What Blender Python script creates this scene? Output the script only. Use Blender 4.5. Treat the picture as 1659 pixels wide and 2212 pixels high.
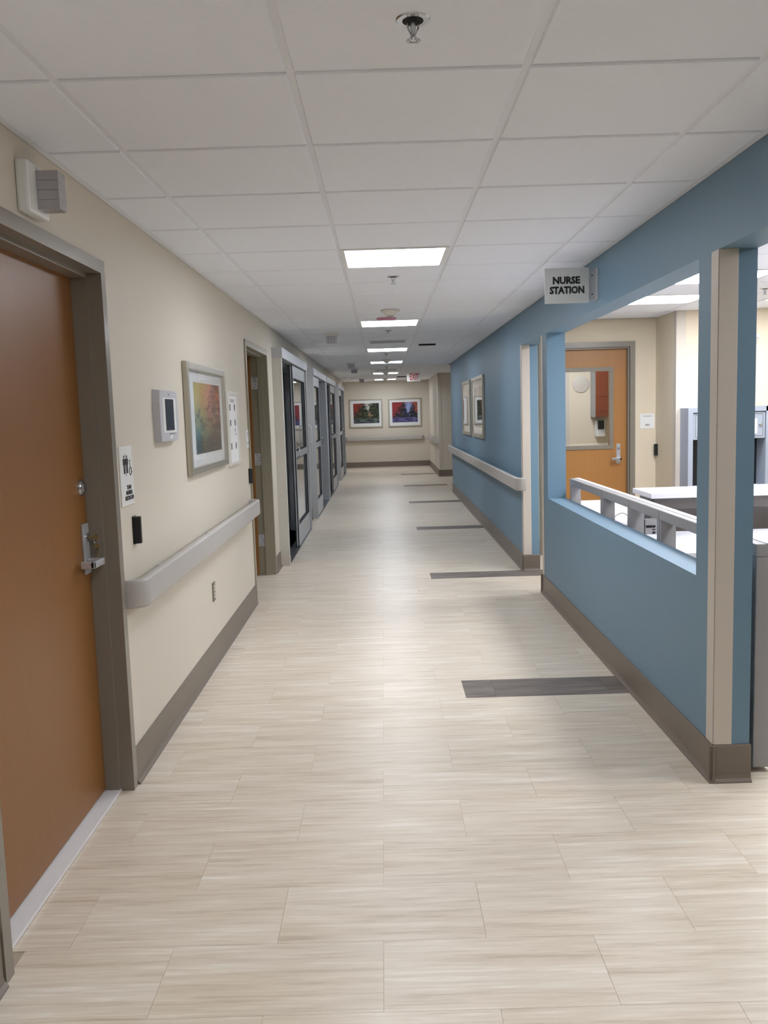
import bpy, bmesh, math, random
from mathutils import Vector, Matrix
from math import sin, cos, pi

random.seed(7)
for o in list(bpy.data.objects): bpy.data.objects.remove(o, do_unlink=True)
scene = bpy.context.scene
COL = scene.collection

# ------------------------------------------------------------------ camera
EYE = 1.5284                                   # camera height above the floor
F_PX, PITCH, YAW, ROLL = 1883.0, .1136, .0020, -.0306
def make_camera():
    cy, sy, cp, sp = cos(YAW), sin(YAW), cos(PITCH), sin(PITCH)
    fw = Vector((-sy * cp, cy * cp, -sp)); rt0 = Vector((cy, sy, 0)); up0 = rt0.cross(fw)
    rt = cos(ROLL) * rt0 + sin(ROLL) * up0; up = -sin(ROLL) * rt0 + cos(ROLL) * up0
    cam = bpy.data.cameras.new('camera'); cam.sensor_fit = 'HORIZONTAL'; cam.sensor_width = 36
    cam.lens = 36 * F_PX / 1659.0; cam.clip_start = .05; cam.clip_end = 100
    o = bpy.data.objects.new('camera', cam); COL.objects.link(o)
    m = Matrix((rt, up, -fw)).transposed().to_4x4(); m.translation = Vector((0, 0, EYE)); o.matrix_world = m
    scene.camera = o
make_camera()

# ------------------------------------------------------------------ world, light level, exposure
w = bpy.data.worlds.new('world'); scene.world = w; w.use_nodes = True
w.node_tree.nodes['Background'].inputs[0].default_value = (.02, .02, .02, 1)
w.node_tree.nodes['Background'].inputs[1].default_value = 1.0
PANEL = 19.0          # emission of the corridor ceiling panels
PANEL_N = 23.0       # emission of the nurse station panels
scene.view_settings.view_transform = 'Standard'; scene.view_settings.look = 'None'
scene.view_settings.gamma = 1.0; scene.view_settings.use_curve_mapping = False
scene.view_settings.exposure = 0.22

# ------------------------------------------------------------------ key dimensions (metres)
XL, XR = -1.0898, 1.294          # corridor wall faces
HC = 2.4003                      # ceiling height
TW, PITCHT = .145, .6096         # partition thickness, ceiling grid pitch
GX = [-.8222, -.2126, .3970, 1.0066]
GY0 = 2.3507
YEND = 24.6
XLB = XL - .18

# ------------------------------------------------------------------ materials
def lin(c):
    return tuple(((v / 255.) / 12.92 if v / 255. <= .04045 else ((v / 255. + .055) / 1.055) ** 2.4) for v in c)
def new_mat(name):
    m = bpy.data.materials.new(name); m.use_nodes = True
    nt = m.node_tree; b = nt.nodes['Principled BSDF']; return m, nt, b
def N(nt, t, **kw):
    n = nt.nodes.new(t)
    for k, v in kw.items(): setattr(n, k, v)
    return n
def mixc(nt, fac, a, b, mode='MIX'):
    n = N(nt, 'ShaderNodeMix', data_type='RGBA', blend_type=mode)
    for i, v in ((0, fac), (6, a), (7, b)):
        if hasattr(v, 'is_output'): nt.links.new(v, n.inputs[i])
        else: n.inputs[i].default_value = v if i == 0 else (tuple(v) + (1,) if len(v) == 3 else v)
    return n.outputs[2]
def math_(nt, op, a, b=None, c=None):
    n = N(nt, 'ShaderNodeMath', operation=op)
    for i, v in enumerate((a, b, c)):
        if v is None: continue
        if hasattr(v, 'is_output'): nt.links.new(v, n.inputs[i])
        else: n.inputs[i].default_value = v
    return n.outputs[0]
def noise(nt, vec, scale, detail=3, rough=.5, out='Fac'):
    n = N(nt, 'ShaderNodeTexNoise'); n.inputs['Scale'].default_value = scale
    n.inputs['Detail'].default_value = detail; n.inputs['Roughness'].default_value = rough
    nt.links.new(vec, n.inputs['Vector']); return n.outputs[out]
def vscale(nt, vec, s, off=(0, 0, 0)):
    n = N(nt, 'ShaderNodeMapping'); n.inputs['Scale'].default_value = s; n.inputs['Location'].default_value = off
    nt.links.new(vec, n.inputs['Vector']); return n.outputs[0]
def ramp(nt, fac, stops, interp='LINEAR'):
    n = N(nt, 'ShaderNodeValToRGB'); r = n.color_ramp; r.interpolation = interp
    while len(r.elements) < len(stops): r.elements.new(.5)
    for e, (p, c) in zip(r.elements, stops): e.position = p; e.color = tuple(c) + (1,)
    nt.links.new(fac, n.inputs[0]); return n.outputs[0]
def position(nt): return N(nt, 'ShaderNodeNewGeometry').outputs['Position']
def objco(nt): return N(nt, 'ShaderNodeTexCoord').outputs['Object']
def bump(nt, b, h, strength, dist=.002):
    n = N(nt, 'ShaderNodeBump'); n.inputs['Strength'].default_value = strength; n.inputs['Distance'].default_value = dist
    nt.links.new(h, n.inputs['Height']); nt.links.new(n.outputs[0], b.inputs['Normal'])

def plain(name, c, rough=.5, metal=0, spec=.5, var=.04, bscale=0, bstr=.1, vs=6.):
    m, nt, b = new_mat(name); c = lin(c)
    p = position(nt); f = noise(nt, p, vs, 2)
    col = mixc(nt, f, tuple(x * (1 - var) for x in c), tuple(min(1, x * (1 + var)) for x in c))
    nt.links.new(col, b.inputs['Base Color'])
    b.inputs['Roughness'].default_value = rough; b.inputs['Metallic'].default_value = metal
    b.inputs['Specular IOR Level'].default_value = spec
    if bscale: bump(nt, b, noise(nt, p, bscale, 2), bstr, .001)
    return m

def emit(name, c, s):
    m, nt, b = new_mat(name)
    b.inputs['Base Color'].default_value = (.8, .8, .8, 1)
    b.inputs['Emission Color'].default_value = tuple(c) + (1,); b.inputs['Emission Strength'].default_value = s
    b.inputs['Roughness'].default_value = .5
    return m

M = {}
M['beige'] = plain('beige wall paint', (215, 206, 191), .55, var=.012, bscale=420, bstr=.06)
M['blue'] = plain('blue wall paint', (112, 142, 163), .5, var=.012, bscale=420, bstr=.06)
M['cream'] = plain('cream nurse station paint', (224, 210, 187), .55, var=.012, bscale=420, bstr=.05)
M['ceiling'] = plain('ceiling tile', (241, 244, 252), .9, spec=.2, var=.02, bscale=260, bstr=.12, vs=40)
M['tee'] = plain('ceiling grid tee', (234, 236, 242), .5, var=.01)
M['plenum'] = plain('plenum', (90, 88, 85), .9)
M['base'] = plain('taupe rubber cove base', (122, 111, 100), .45, var=.03)
M['jamb'] = plain('taupe painted steel frame', (136, 128, 116), .26, var=.02, bscale=160, bstr=.03)
M['jamb2'] = plain('olive taupe painted steel frame', (150, 143, 124), .35, var=.02)
M['rail'] = plain('grey vinyl handrail', (184, 179, 174), .4, var=.02, bscale=500, bstr=.08)
M['guard'] = plain('light vinyl corner guard', (206, 197, 186), .45, var=.015)
M['threshold'] = plain('white marble threshold', (226, 224, 224), .35, var=.03, vs=30)
M['white'] = plain('white plastic', (236, 236, 234), .35, var=.01)
M['offwhite'] = plain('off white plastic', (222, 218, 210), .4, var=.01)
M['paper'] = plain('white paper', (238, 238, 238), .7, var=.01)
M['black'] = plain('black plastic', (24, 24, 26), .35, var=.05)
M['ink'] = plain('black ink', (26, 26, 30), .6)
M['greyink'] = plain('grey ink', (120, 122, 132), .6)
M['slotdark'] = plain('dark slot', (22, 22, 22), .8)
M['chrome'] = plain('satin chrome', (190, 192, 196), .25, metal=1, var=.03)
M['satin'] = plain('satin nickel', (196, 198, 202), .3, metal=.45, var=.03)
M['steel'] = plain('brushed steel', (150, 152, 156), .35, metal=1, var=.04)
M['brass'] = plain('brass', (150, 132, 92), .45, metal=.6, var=.05)
M['alu'] = plain('anodised aluminium', (190, 193, 198), .36, metal=.2, var=.02)
M['pier'] = plain('pale grey painted pier', (206, 202, 194), .5, var=.015)
M['gasket'] = plain('black gasket', (18, 18, 20), .6)
M['pframe'] = plain('champagne picture frame', (186, 180, 166), .3, metal=.6, var=.03)
M['mat'] = plain('white mat board', (238, 238, 238), .8, var=.01)
M['thermo'] = plain('light grey plastic panel', (196, 194, 200), .4, var=.01)
M['screen'] = plain('dark screen', (38, 44, 54), .12, var=.02)
M['outlet'] = plain('taupe outlet plate', (112, 104, 92), .35)
M['receptacle'] = plain('ivory receptacle', (206, 200, 184), .35)
M['signgrey'] = plain('frosted sign plate', (214, 216, 214), .3, var=.02)
M['red'] = plain('exit red', (206, 40, 48), .45)
M['pink'] = plain('pinkish red lens', (190, 116, 146), .35)
M['lens'] = plain('smoky translucent lens', (176, 172, 176), .25, var=.05)
M['vent'] = plain('perforated grille', (170, 170, 172), .6, var=.05, vs=200)
M['cub'] = plain('grey cubicle laminate', (160, 157, 157), .45, var=.02)
M['cubdark'] = plain('dark grey laminate', (112, 106, 102), .5)
M['worktop'] = plain('white laminate worktop', (238, 236, 242), .3, var=.01)
M['steelgrey'] = plain('blue grey painted steel', (158, 166, 180), .4, var=.02)
M['cherry'] = plain('cherry laminate', (122, 62, 40), .4, var=.12, vs=9)
M['roomdark'] = plain('dim room paint', (226, 228, 234), .7)
M['roomfloor'] = plain('reddish room floor', (120, 62, 52), .5)
M['panel'] = emit('lit panel diffuser', (.95, 1.0, 1.08), PANEL)
M['panel_n'] = emit('lit station diffuser', (.96, 1.0, 1.06), PANEL_N)
M['panel_m'] = emit('added med room diffuser', (.96, 1.0, 1.06), 19.0)

def oak(name, c1, c2, rough=.35):
    m, nt, b = new_mat(name); p = position(nt)
    f = noise(nt, vscale(nt, p, (38, 38, 1.1)), 3.0, 5, .6)
    g = noise(nt, vscale(nt, p, (5, 5, .5)), 1.5, 2)
    col = mixc(nt, f, lin(c1), lin(c2)); col = mixc(nt, math_(nt, 'MULTIPLY', g, .35), col, lin(c1))
    nt.links.new(col, b.inputs['Base Color']); b.inputs['Roughness'].default_value = rough
    bump(nt, b, f, .05, .0005); return m
M['oak'] = oak('oak veneer door', (126, 82, 37), (146, 98, 47), .38)
M['oak2'] = oak('lighter oak veneer door', (164, 112, 58), (184, 130, 70), .36)

def vinyl(name, stops, rough):
    m, nt, b = new_mat(name); p = position(nt)
    s = N(nt, 'ShaderNodeSeparateXYZ'); nt.links.new(p, s.inputs[0]); x, y = s.outputs[0], s.outputs[1]
    row = math_(nt, 'FLOOR', math_(nt, 'DIVIDE', math_(nt, 'SUBTRACT', y, 4.515), .3048))
    odd = math_(nt, 'MODULO', math_(nt, 'ADD', row, 100.), 2.)
    cx = math_(nt, 'SUBTRACT', math_(nt, 'ADD', x, .044), math_(nt, 'MULTIPLY', odd, .3))
    colm = math_(nt, 'FLOOR', math_(nt, 'DIVIDE', cx, .6096))
    ident = N(nt, 'ShaderNodeCombineXYZ'); nt.links.new(row, ident.inputs[0]); nt.links.new(colm, ident.inputs[1])
    wn = N(nt, 'ShaderNodeTexWhiteNoise', noise_dimensions='3D'); nt.links.new(ident.outputs[0], wn.inputs[0])
    off = N(nt, 'ShaderNodeVectorMath', operation='SCALE'); nt.links.new(wn.outputs['Color'], off.inputs[0]); off.inputs[3].default_value = 40
    pv = N(nt, 'ShaderNodeVectorMath', operation='ADD'); nt.links.new(p, pv.inputs[0]); nt.links.new(off.outputs[0], pv.inputs[1]); pv = pv.outputs[0]
    a = noise(nt, vscale(nt, pv, (2.2, 26, 1)), 1.0, 4, .6)
    c = noise(nt, vscale(nt, pv, (9, 150, 1)), 1.0, 3, .6)
    d = noise(nt, vscale(nt, pv, (1.0, 7, 1)), 1.0, 2, .5)
    e = noise(nt, vscale(nt, pv, (3.0, 75, 1), (3.7, 1.9, 0)), 1.0, 4, .65)
    f = math_(nt, 'ADD', math_(nt, 'ADD', math_(nt, 'MULTIPLY', a, .36), math_(nt, 'MULTIPLY', e, .34)), math_(nt, 'ADD', math_(nt, 'MULTIPLY', c, .16), math_(nt, 'MULTIPLY', d, .14)))
    col = ramp(nt, f, stops)
    tint = mixc(nt, d, (1.0, .985, .955), (.955, .965, .975)); col = mixc(nt, 1.0, col, tint, 'MULTIPLY')
    nt.links.new(col, b.inputs['Base Color'])
    b.inputs['Roughness'].default_value = rough; b.inputs['Specular IOR Level'].default_value = .45
    bump(nt, b, c, .06, .0006); return m
M['floor'] = vinyl('streaked beige vinyl', [(.37, lin((197, 181, 160))), (.46, lin((218, 204, 185))), (.54, lin((228, 216, 199))), (.63, lin((245, 237, 226)))], .36)
M['floordark'] = vinyl('streaked dark vinyl', [(.38, lin((84, 74, 69))), (.5, lin((118, 107, 101))), (.62, lin((152, 141, 134)))], .38)
M['joint'] = plain('floor substrate', (176, 162, 143), .8)

def glass(name, tint=(.9, .93, .92), rough=0.0, n=1.52):
    m = bpy.data.materials.new(name); m.use_nodes = True; nt = m.node_tree; nt.nodes.clear()
    geo = N(nt, 'ShaderNodeNewGeometry'); ior = N(nt, 'ShaderNodeMapRange'); nt.links.new(geo.outputs['Backfacing'], ior.inputs[0]); ior.inputs[3].default_value = n; ior.inputs[4].default_value = 1 / n
    out = N(nt, 'ShaderNodeOutputMaterial'); mx = N(nt, 'ShaderNodeMixShader'); fr = N(nt, 'ShaderNodeFresnel'); nt.links.new(ior.outputs[0], fr.inputs[0])
    t = N(nt, 'ShaderNodeBsdfTransparent'); t.inputs[0].default_value = tuple(tint) + (1,)
    g = N(nt, 'ShaderNodeBsdfGlossy'); g.inputs['Roughness'].default_value = rough; g.inputs['Color'].default_value = (1, 1, 1, 1)
    nt.links.new(fr.outputs[0], mx.inputs[0]); nt.links.new(t.outputs[0], mx.inputs[1]); nt.links.new(g.outputs[0], mx.inputs[2]); nt.links.new(mx.outputs[0], out.inputs[0])
    return m
M['glass'] = glass('clear pane', (.985, .99, .985))
M['glassart'] = glass('picture acrylic', (.985, .985, .985), 0.0, 1.22)
M['doorglass'] = glass('grey door pane', (.8, .82, .83))

def art(name, kind, au, av):
    """flat printed picture: au/av = axes of the generated coordinates across and up"""
    m, nt, b = new_mat(name)
    g = N(nt, 'ShaderNodeTexCoord').outputs['Generated']
    s = N(nt, 'ShaderNodeSeparateXYZ'); nt.links.new(g, s.inputs[0]); u, v = s.outputs[au], s.outputs[av]
    cv = N(nt, 'ShaderNodeCombineXYZ'); nt.links.new(u, cv.inputs[0]); nt.links.new(v, cv.inputs[1]); uv = cv.outputs[0]
    n1 = noise(nt, uv, 4, 5, .65); n2 = noise(nt, vscale(nt, uv, (26, 7, 1)), 1, 4, .7); n3 = noise(nt, uv, 18, 4, .7)
    if kind == 'meadow': n1 = noise(nt, vscale(nt, uv, (1.6, 4, 1)), 1, 4, .65)
    n4 = noise(nt, vscale(nt, uv, (1, 1, 1), (7.3, 2.1, 0)), 5, 6, .75)
    wu = math_(nt, 'ADD', u, math_(nt, 'MULTIPLY', math_(nt, 'SUBTRACT', n1, .5), .9))
    wv = math_(nt, 'ADD', v, math_(nt, 'MULTIPLY', math_(nt, 'SUBTRACT', n4, .5), .9))
    def step(x, a, bb):
        r = N(nt, 'ShaderNodeMapRange'); r.interpolation_type = 'SMOOTHSTEP'
        r.inputs[1].default_value = a; r.inputs[2].default_value = bb; nt.links.new(x, r.inputs[0]); return r.outputs[0]
    def lsum(*terms):
        r = terms[0]
        for t_ in terms[1:]: r = math_(nt, 'ADD', r, t_)
        return r
    def mul(x, k): return math_(nt, 'MULTIPLY', x, k)
    if kind == 'meadow':
        bl = noise(nt, vscale(nt, uv, (5, 12, 1), (3, 5, 0)), 1, 5, .75); st = noise(nt, vscale(nt, uv, (5, 5, 1), (9, 1, 0)), 1, 5, .75)
        low = ramp(nt, wu, [(.0, lin((70, 120, 126))), (.3, lin((118, 140, 112))), (.6, lin((122, 102, 74))), (1., lin((112, 80, 60)))])
        top = ramp(nt, wu, [(.0, lin((196, 186, 92))), (.3, lin((196, 164, 118))), (.5, lin((222, 156, 136))), (.75, lin((150, 116, 110))), (1., lin((206, 126, 74)))])
        col = mixc(nt, step(wv, .25, .8), low, top)
        sp = step(lsum(mul(math_(nt, 'SUBTRACT', st, .5), 3.0), mul(math_(nt, 'SUBTRACT', .5, v), .7)), .08, .25)
        col = mixc(nt, mul(sp, .75), col, lin((64, 56, 50)))
        col = mixc(nt, mul(step(lsum(mul(math_(nt, 'SUBTRACT', bl, .5), 3.0), mul(math_(nt, 'SUBTRACT', u, .5), .7)), .2, .4), .75), col, lin((88, 66, 82)))
        col = mixc(nt, mul(step(math_(nt, 'SUBTRACT', 1.0, bl), .56, .62), .5), col, lin((216, 196, 150)))
        col = mixc(nt, mul(step(math_(nt, 'SUBTRACT', .35, wv), 0, .35), .55), col, lin((58, 64, 60)))
    else:
        A = mul(math_(nt, 'SUBTRACT', noise(nt, vscale(nt, uv, (1.3, 1, 1), (1.7, 4.2, 0)), 7, 6, .75), .5), 4.5)
        B = mul(math_(nt, 'SUBTRACT', noise(nt, vscale(nt, uv, (1.3, 1, 1), (8.1, 6.2, 0)), 8, 6, .75), .5), 4.5)
        path = kind == 'path'
        col = mixc(nt, step(B, -.15, .35), lin((24, 30, 28)), lin((74, 84, 46)) if path else lin((62, 56, 96)))
        cx = .55 if path else .66
        gap = lsum(A, mul(v, 1.6), mul(math_(nt, 'ABSOLUTE', math_(nt, 'SUBTRACT', u, cx)), -4.5))
        col = mixc(nt, step(gap, .95 if path else .65, 1.15 if path else .85), col, lin((196, 202, 192)) if path else lin((150, 170, 216)))
        rd = lsum(B, mul(u, -2.6), mul(v, 1.6)); col = mixc(nt, mul(step(rd, .45 if path else .15, .75 if path else .5), .85), col, lin((150, 52, 40)) if path else lin((156, 48, 52)))
        if not path:
            r2 = lsum(A, mul(u, 3.0), mul(v, 1.4)); col = mixc(nt, mul(step(r2, 3.55, 3.8), .9), col, lin((176, 88, 58)))
            yl = lsum(A, mul(math_(nt, 'ABSOLUTE', math_(nt, 'SUBTRACT', u, .38)), -5), mul(math_(nt, 'ABSOLUTE', math_(nt, 'SUBTRACT', v, .36)), -5)); col = mixc(nt, step(yl, -.3, .0), col, lin((112, 96, 44)))
        ws = noise(nt, vscale(nt, uv, (4, 22, 1)), 1, 4, .7)
        gr = mixc(nt, step(ws, .45, .62), lin((30, 40, 48)) if path else lin((52, 50, 108)), lin((128, 140, 140)) if path else lin((136, 130, 176)))
        col = mixc(nt, step(lsum(mul(A, .06), mul(v, -1)), -.26, -.20), col, gr)
        if path:
            pt = lsum(A, mul(math_(nt, 'ABSOLUTE', math_(nt, 'SUBTRACT', u, .64)), -6), mul(math_(nt, 'ABSOLUTE', math_(nt, 'SUBTRACT', v, .42)), -5)); col = mixc(nt, step(pt, -.75, -.35), col, lin((150, 126, 98)))
    nt.links.new(col, b.inputs['Base Color']); b.inputs['Roughness'].default_value = .7
    return m

# ------------------------------------------------------------------ mesh builder (world coordinates in, parent offset taken off)
class MB:
    def __init__(s): s.v = []; s.f = []; s.sm = []
    def _add(s, vs, fs, smooth=False):
        o = len(s.v); s.v += [tuple(q) for q in vs]; s.f += [tuple(i + o for i in f) for f in fs]; s.sm += [smooth] * len(fs); return s
    def box(s, x0, x1, y0, y1, z0, z1):
        x0, x1 = min(x0, x1), max(x0, x1); y0, y1 = min(y0, y1), max(y0, y1); z0, z1 = min(z0, z1), max(z0, z1)
        return s._add([(x0, y0, z0), (x1, y0, z0), (x1, y1, z0), (x0, y1, z0), (x0, y0, z1), (x1, y0, z1), (x1, y1, z1), (x0, y1, z1)],
                      [(0, 3, 2, 1), (4, 5, 6, 7), (0, 1, 5, 4), (1, 2, 6, 5), (2, 3, 7, 6), (3, 0, 4, 7)])
    def bbox(s, x0, x1, y0, y1, z0, z1, r):
        """box with rounded edges"""
        bm = bmesh.new(); t = MB().box(x0, x1, y0, y1, z0, z1)
        vs = [bm.verts.new(q) for q in t.v]; [bm.faces.new([vs[i] for i in f]) for f in t.f]
        bmesh.ops.bevel(bm, geom=list(bm.edges), offset=r, segments=2, profile=.6, affect='EDGES')
        bm.verts.index_update(); s._add([q.co[:] for q in bm.verts], [tuple(q.index for q in f.verts) for f in bm.faces]); bm.free(); return s
    def extrude(s, prof, axis, a, b):
        """closed 2-D profile swept straight along axis 'x' 'y' or 'z' from a to b"""
        n = len(prof)
        mk = {'x': lambda p, t: (t, p[0], p[1]), 'y': lambda p, t: (p[0], t, p[1]), 'z': lambda p, t: (p[0], p[1], t)}[axis]
        vs = [mk(p, a) for p in prof] + [mk(p, b) for p in prof]
        fs = [(i, (i + 1) % n, n + (i + 1) % n, n + i) for i in range(n)] + [tuple(range(n))[::-1], tuple(range(n, 2 * n))]
        return s._add(vs, fs)
    def lathe(s, c, prof, n=24, axis='z', smooth=True):
        """prof = [(radius, offset along axis)]"""
        vs = []; fs = []
        for r, h in prof:
            for i in range(n):
                a = 2 * pi * i / n; p, q = r * cos(a), r * sin(a)
                d = {'z': (p, q, h), 'x': (h, p, q), 'y': (p, h, q)}[axis]; vs.append((c[0] + d[0], c[1] + d[1], c[2] + d[2]))
        for k in range(len(prof) - 1):
            for i in range(n): fs.append((k * n + i, k * n + (i + 1) % n, (k + 1) * n + (i + 1) % n, (k + 1) * n + i))
        fs.append(tuple(range(n))[::-1]); fs.append(tuple(range((len(prof) - 1) * n, len(prof) * n)))
        return s._add(vs, fs, smooth)
    def tube(s, pts, r, n=8):
        P = [Vector(q) for q in pts]; vs = []; fs = []
        for i, q in enumerate(P):
            d = (P[min(i + 1, len(P) - 1)] - P[max(i - 1, 0)]).normalized()
            a = d.cross(Vector((0, 0, 1))) if abs(d.z) < .9 else d.cross(Vector((1, 0, 0))); a.normalize(); b = d.cross(a)
            vs += [(q + r * (cos(2 * pi * k / n) * a + sin(2 * pi * k / n) * b))[:] for k in range(n)]
        for i in range(len(P) - 1):
            for k in range(n): fs.append((i * n + k, i * n + (k + 1) % n, (i + 1) * n + (k + 1) % n, (i + 1) * n + k))
        fs += [tuple(range(n))[::-1], tuple(range((len(P) - 1) * n, len(P) * n))]
        return s._add(vs, fs, True)
    def sweep(s, path, sec):
        """plan path [(x,y)] with a section [(offset to the left of travel, z)]"""
        P = [Vector((q[0], q[1])) for q in path]; n = len(sec); vs = []; fs = []
        for i, q in enumerate(P):
            d1 = (P[i] - P[i - 1]).normalized() if i else (P[1] - P[0]).normalized()
            d2 = (P[i + 1] - P[i]).normalized() if i < len(P) - 1 else d1
            t = (d1 + d2).normalized(); nn = Vector((-t.y, t.x)); k = 1 / max(.3, t.dot(d1))
            vs += [(q.x + nn.x * o * k, q.y + nn.y * o * k, z) for o, z in sec]
        for i in range(len(P) - 1):
            for k in range(n): fs.append((i * n + k, i * n + (k + 1) % n, (i + 1) * n + (k + 1) % n, (i + 1) * n + k))
        fs += [tuple(range(n))[::-1], tuple(range((len(P) - 1) * n, len(P) * n))]
        return s._add(vs, fs, True)
    def mesh(s, name, mat, off=(0, 0, 0)):
        me = bpy.data.meshes.new(name)
        me.from_pydata([(a - off[0], b - off[1], c - off[2]) for a, b, c in s.v], [], s.f)
        bm = bmesh.new(); bm.from_mesh(me); bmesh.ops.recalc_face_normals(bm, faces=bm.faces); bm.to_mesh(me); bm.free()
        for p, q in zip(me.polygons, s.sm): p.use_smooth = q
        if any(s.sm): me.set_sharp_from_angle(angle=math.radians(38))
        me.materials.append(M[mat] if isinstance(mat, str) else mat); return me
    def build(s, name, mat, parent=None, loc=None):
        off = wloc(parent) if parent else (loc or (0, 0, 0))
        o = bpy.data.objects.new(name, s.mesh(name, mat, off)); COL.objects.link(o)
        if parent: o.parent = parent
        elif loc: o.location = loc
        return o

def wloc(o):
    p = Vector((0, 0, 0))
    while o: p += o.location; o = o.parent
    return p
def tag(o, label, cat, group=None):
    o['label'] = label; o['category'] = cat
    if group: o['group'] = group
    return o
def thing(name, loc, label, cat, group=None):
    o = bpy.data.objects.new(name, None); o.empty_display_size = .05; COL.objects.link(o); o.location = loc
    return tag(o, label, cat, group)
def struct(o, label=None, cat=None):
    o['kind'] = 'structure'
    if label: o['label'] = label
    if cat: o['category'] = cat
    return o
def sroot(name, loc, label, cat):
    o = bpy.data.objects.new(name, None); o.empty_display_size = .05; COL.objects.link(o); o.location = loc
    return struct(o, label, cat)
def copy_tree(o, loc, label=None, parent=None):
    c = o.copy(); COL.objects.link(c); c.parent = parent
    if parent is None: c.location = loc
    if label: c['label'] = label
    for ch in list(o.children): copy_tree(ch, None, None, c)
    return c

def text(name, body, size, mat, centre, face, parent, bold=0., sx=1., depth=.0012, width=None):
    """lettering as real thin mesh; face: 'x' = on a wall facing +x, 'y' = on a face towards -y"""
    cu = bpy.data.curves.new(name, 'FONT'); cu.body = body; cu.size = size; cu.align_x = 'CENTER'; cu.align_y = 'CENTER'
    cu.offset = bold; cu.extrude = depth / 2; cu.resolution_u = 2; cu.space_line = .9
    o = bpy.data.objects.new(name, cu); COL.objects.link(o)
    dg = bpy.context.evaluated_depsgraph_get(); me = bpy.data.meshes.new_from_object(o.evaluated_get(dg))
    bpy.data.objects.remove(o, do_unlink=True); bpy.data.curves.remove(cu)
    xs = [v.co.x for v in me.vertices]
    if width and xs: sx = width / (max(xs) - min(xs))
    off = wloc(parent)
    for v in me.vertices:
        a, b, c = v.co.x * sx, v.co.y, v.co.z
        q = (c, a, b) if face == 'x' else (a, -c, b)
        v.co = Vector(centre) + Vector(q) - off
    me.materials.clear(); me.materials.append(M[mat])
    ob = bpy.data.objects.new(name, me); COL.objects.link(ob); ob.parent = parent; return ob

# ================================================================== FLOOR
FSTRIP = [4.515 + .3048 * 11 * i for i in range(7)]
YTILE = 9.7                                                            # tiles built one by one up to here
m = MB()
m.box(-5, 6, -3, YTILE, -.12, -.0022)
floor = struct(m.build('floor', 'joint'))
far = MB().box(-5, 6, YTILE, 26, -.12, 0.0).build('far_floor', 'floor', floor)
near_out = MB().box(XL, 6, -3, .905, -.0021, -.0002).build('near_floor', 'floor', floor)
tmesh = {}
def floor_tile(x0, x1, y0, y1, mat, z=0.0):
    g = .00045; dx, dy = round(x1 - x0 - 2 * g, 4), round(y1 - y0 - 2 * g, 4)
    if dx < .004 or dy < .004: return
    k = (dx, dy, mat, z)
    if k not in tmesh: tmesh[k] = MB().box(-dx / 2, dx / 2, -dy / 2, dy / 2, -.0022, z).mesh('floor_tile', mat)
    o = bpy.data.objects.new('floor_tile', tmesh[k]); COL.objects.link(o)
    o.location = ((x0 + x1) / 2, (y0 + y1) / 2, 0); o.parent = floor
def rowspan(y):
    """x range of the floor that can be seen at depth y"""
    lo = XL - .04 if 2.27 < y < 3.47 else XL
    if y < 3.35: hi = 2.0
    elif 7.15 < y < 8.1: hi = 2.3
    else: hi = XR
    return lo, hi
r = -12
while True:
    y0 = 4.515 + .3048 * r; y1 = y0 + .3048
    if y0 > YTILE - .05: break
    if y1 > .9:
        lo, hi = rowspan((y0 + y1) / 2); joint0 = -.044 + (.3 if r % 2 else 0); dark = r % 11 == 0
        cuts = sorted({round(lo, 4), round(hi, 4)} | {round(joint0 + .6096 * i, 4) for i in range(-4, 6) if lo + .01 < joint0 + .6096 * i < hi - .01} | ({.4} if dark else set()))
        for a, b in zip(cuts, cuts[1:]): floor_tile(a, b, max(y0, .905), min(y1, YTILE), 'floordark' if dark and a >= .399 and a < XR - .01 else 'floor')
    r += 1
for y0 in FSTRIP:
    if y0 > YTILE: MB().box(.40, XR, y0, min(y0 + .3048, YEND), -.001, .0006).build('accent_strip', 'floordark', floor)
MB().box(XR, 6, 3.2958, 9.2, -.0021, -.0003).build('station_floor', 'floor', floor)

# ================================================================== WALLS
def wall(name, boxes, mat):
    m = MB()
    for b in boxes: m.box(*b)
    return struct(m.build(name, mat))
D1 = (2.28, 3.47); D2 = (7.095, 8.33)                                   # clear door openings, left wall
SL = [(8.80, 11.65), (12.80, 15.60), (15.80, 18.75), (20.00, 22.85)]     # sliding door units
boxes = []; y = -3.0
for a, b, h in [(D1[0] - .02, D1[1] + .02, 2.12), (D2[0] - .02, D2[1] + .02, 2.115)] + [(a + .05, b - .05, 2.12) for a, b in SL]:
    boxes.append((XLB, XL, y, a, 0, HC)); boxes.append((XLB, XL, a, b, h, HC)); y = b
boxes.append((XLB, XL, y, YEND, 0, HC))
wall('wall_left', boxes, 'beige')
HB, SILL = 2.105, .81                                                   # header underside, sill height
wall('wall_right', [(XR, XR + TW, 8.13, 16.55, 0, HC), (XR, XR + TW, -3, 8.13, HB, HC), (XR, XR + TW, 3.39, 7.14, 0, SILL),
                    (XR, XR + TW, 6.905, 7.14, SILL, HB), (XR, XR + TW, 3.39, 3.605, SILL, HB)], 'blue')
wall('wall_end', [(XL, XR + .2, YEND, YEND + .15, 0, HC)], 'beige')
wall('wall_corner', [(XR, XR + .15, 20.35, YEND, 0, HC), (XR + .15, 5.0, 20.35, 20.5, 0, HC)], 'beige')
wall('wall_side_passage', [(XR + TW, 5.0, 16.4, 16.55, 0, HC), (5.0, 5.15, 16.4, 20.5, 0, HC)], 'beige')
wall('wall_behind', [(-5, 6, -3.15, -3, 0, HC)], 'beige')
wall('wall_station_right', [(5.0, 5.15, -3, 8.5, 0, HC)], 'cream')
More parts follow.
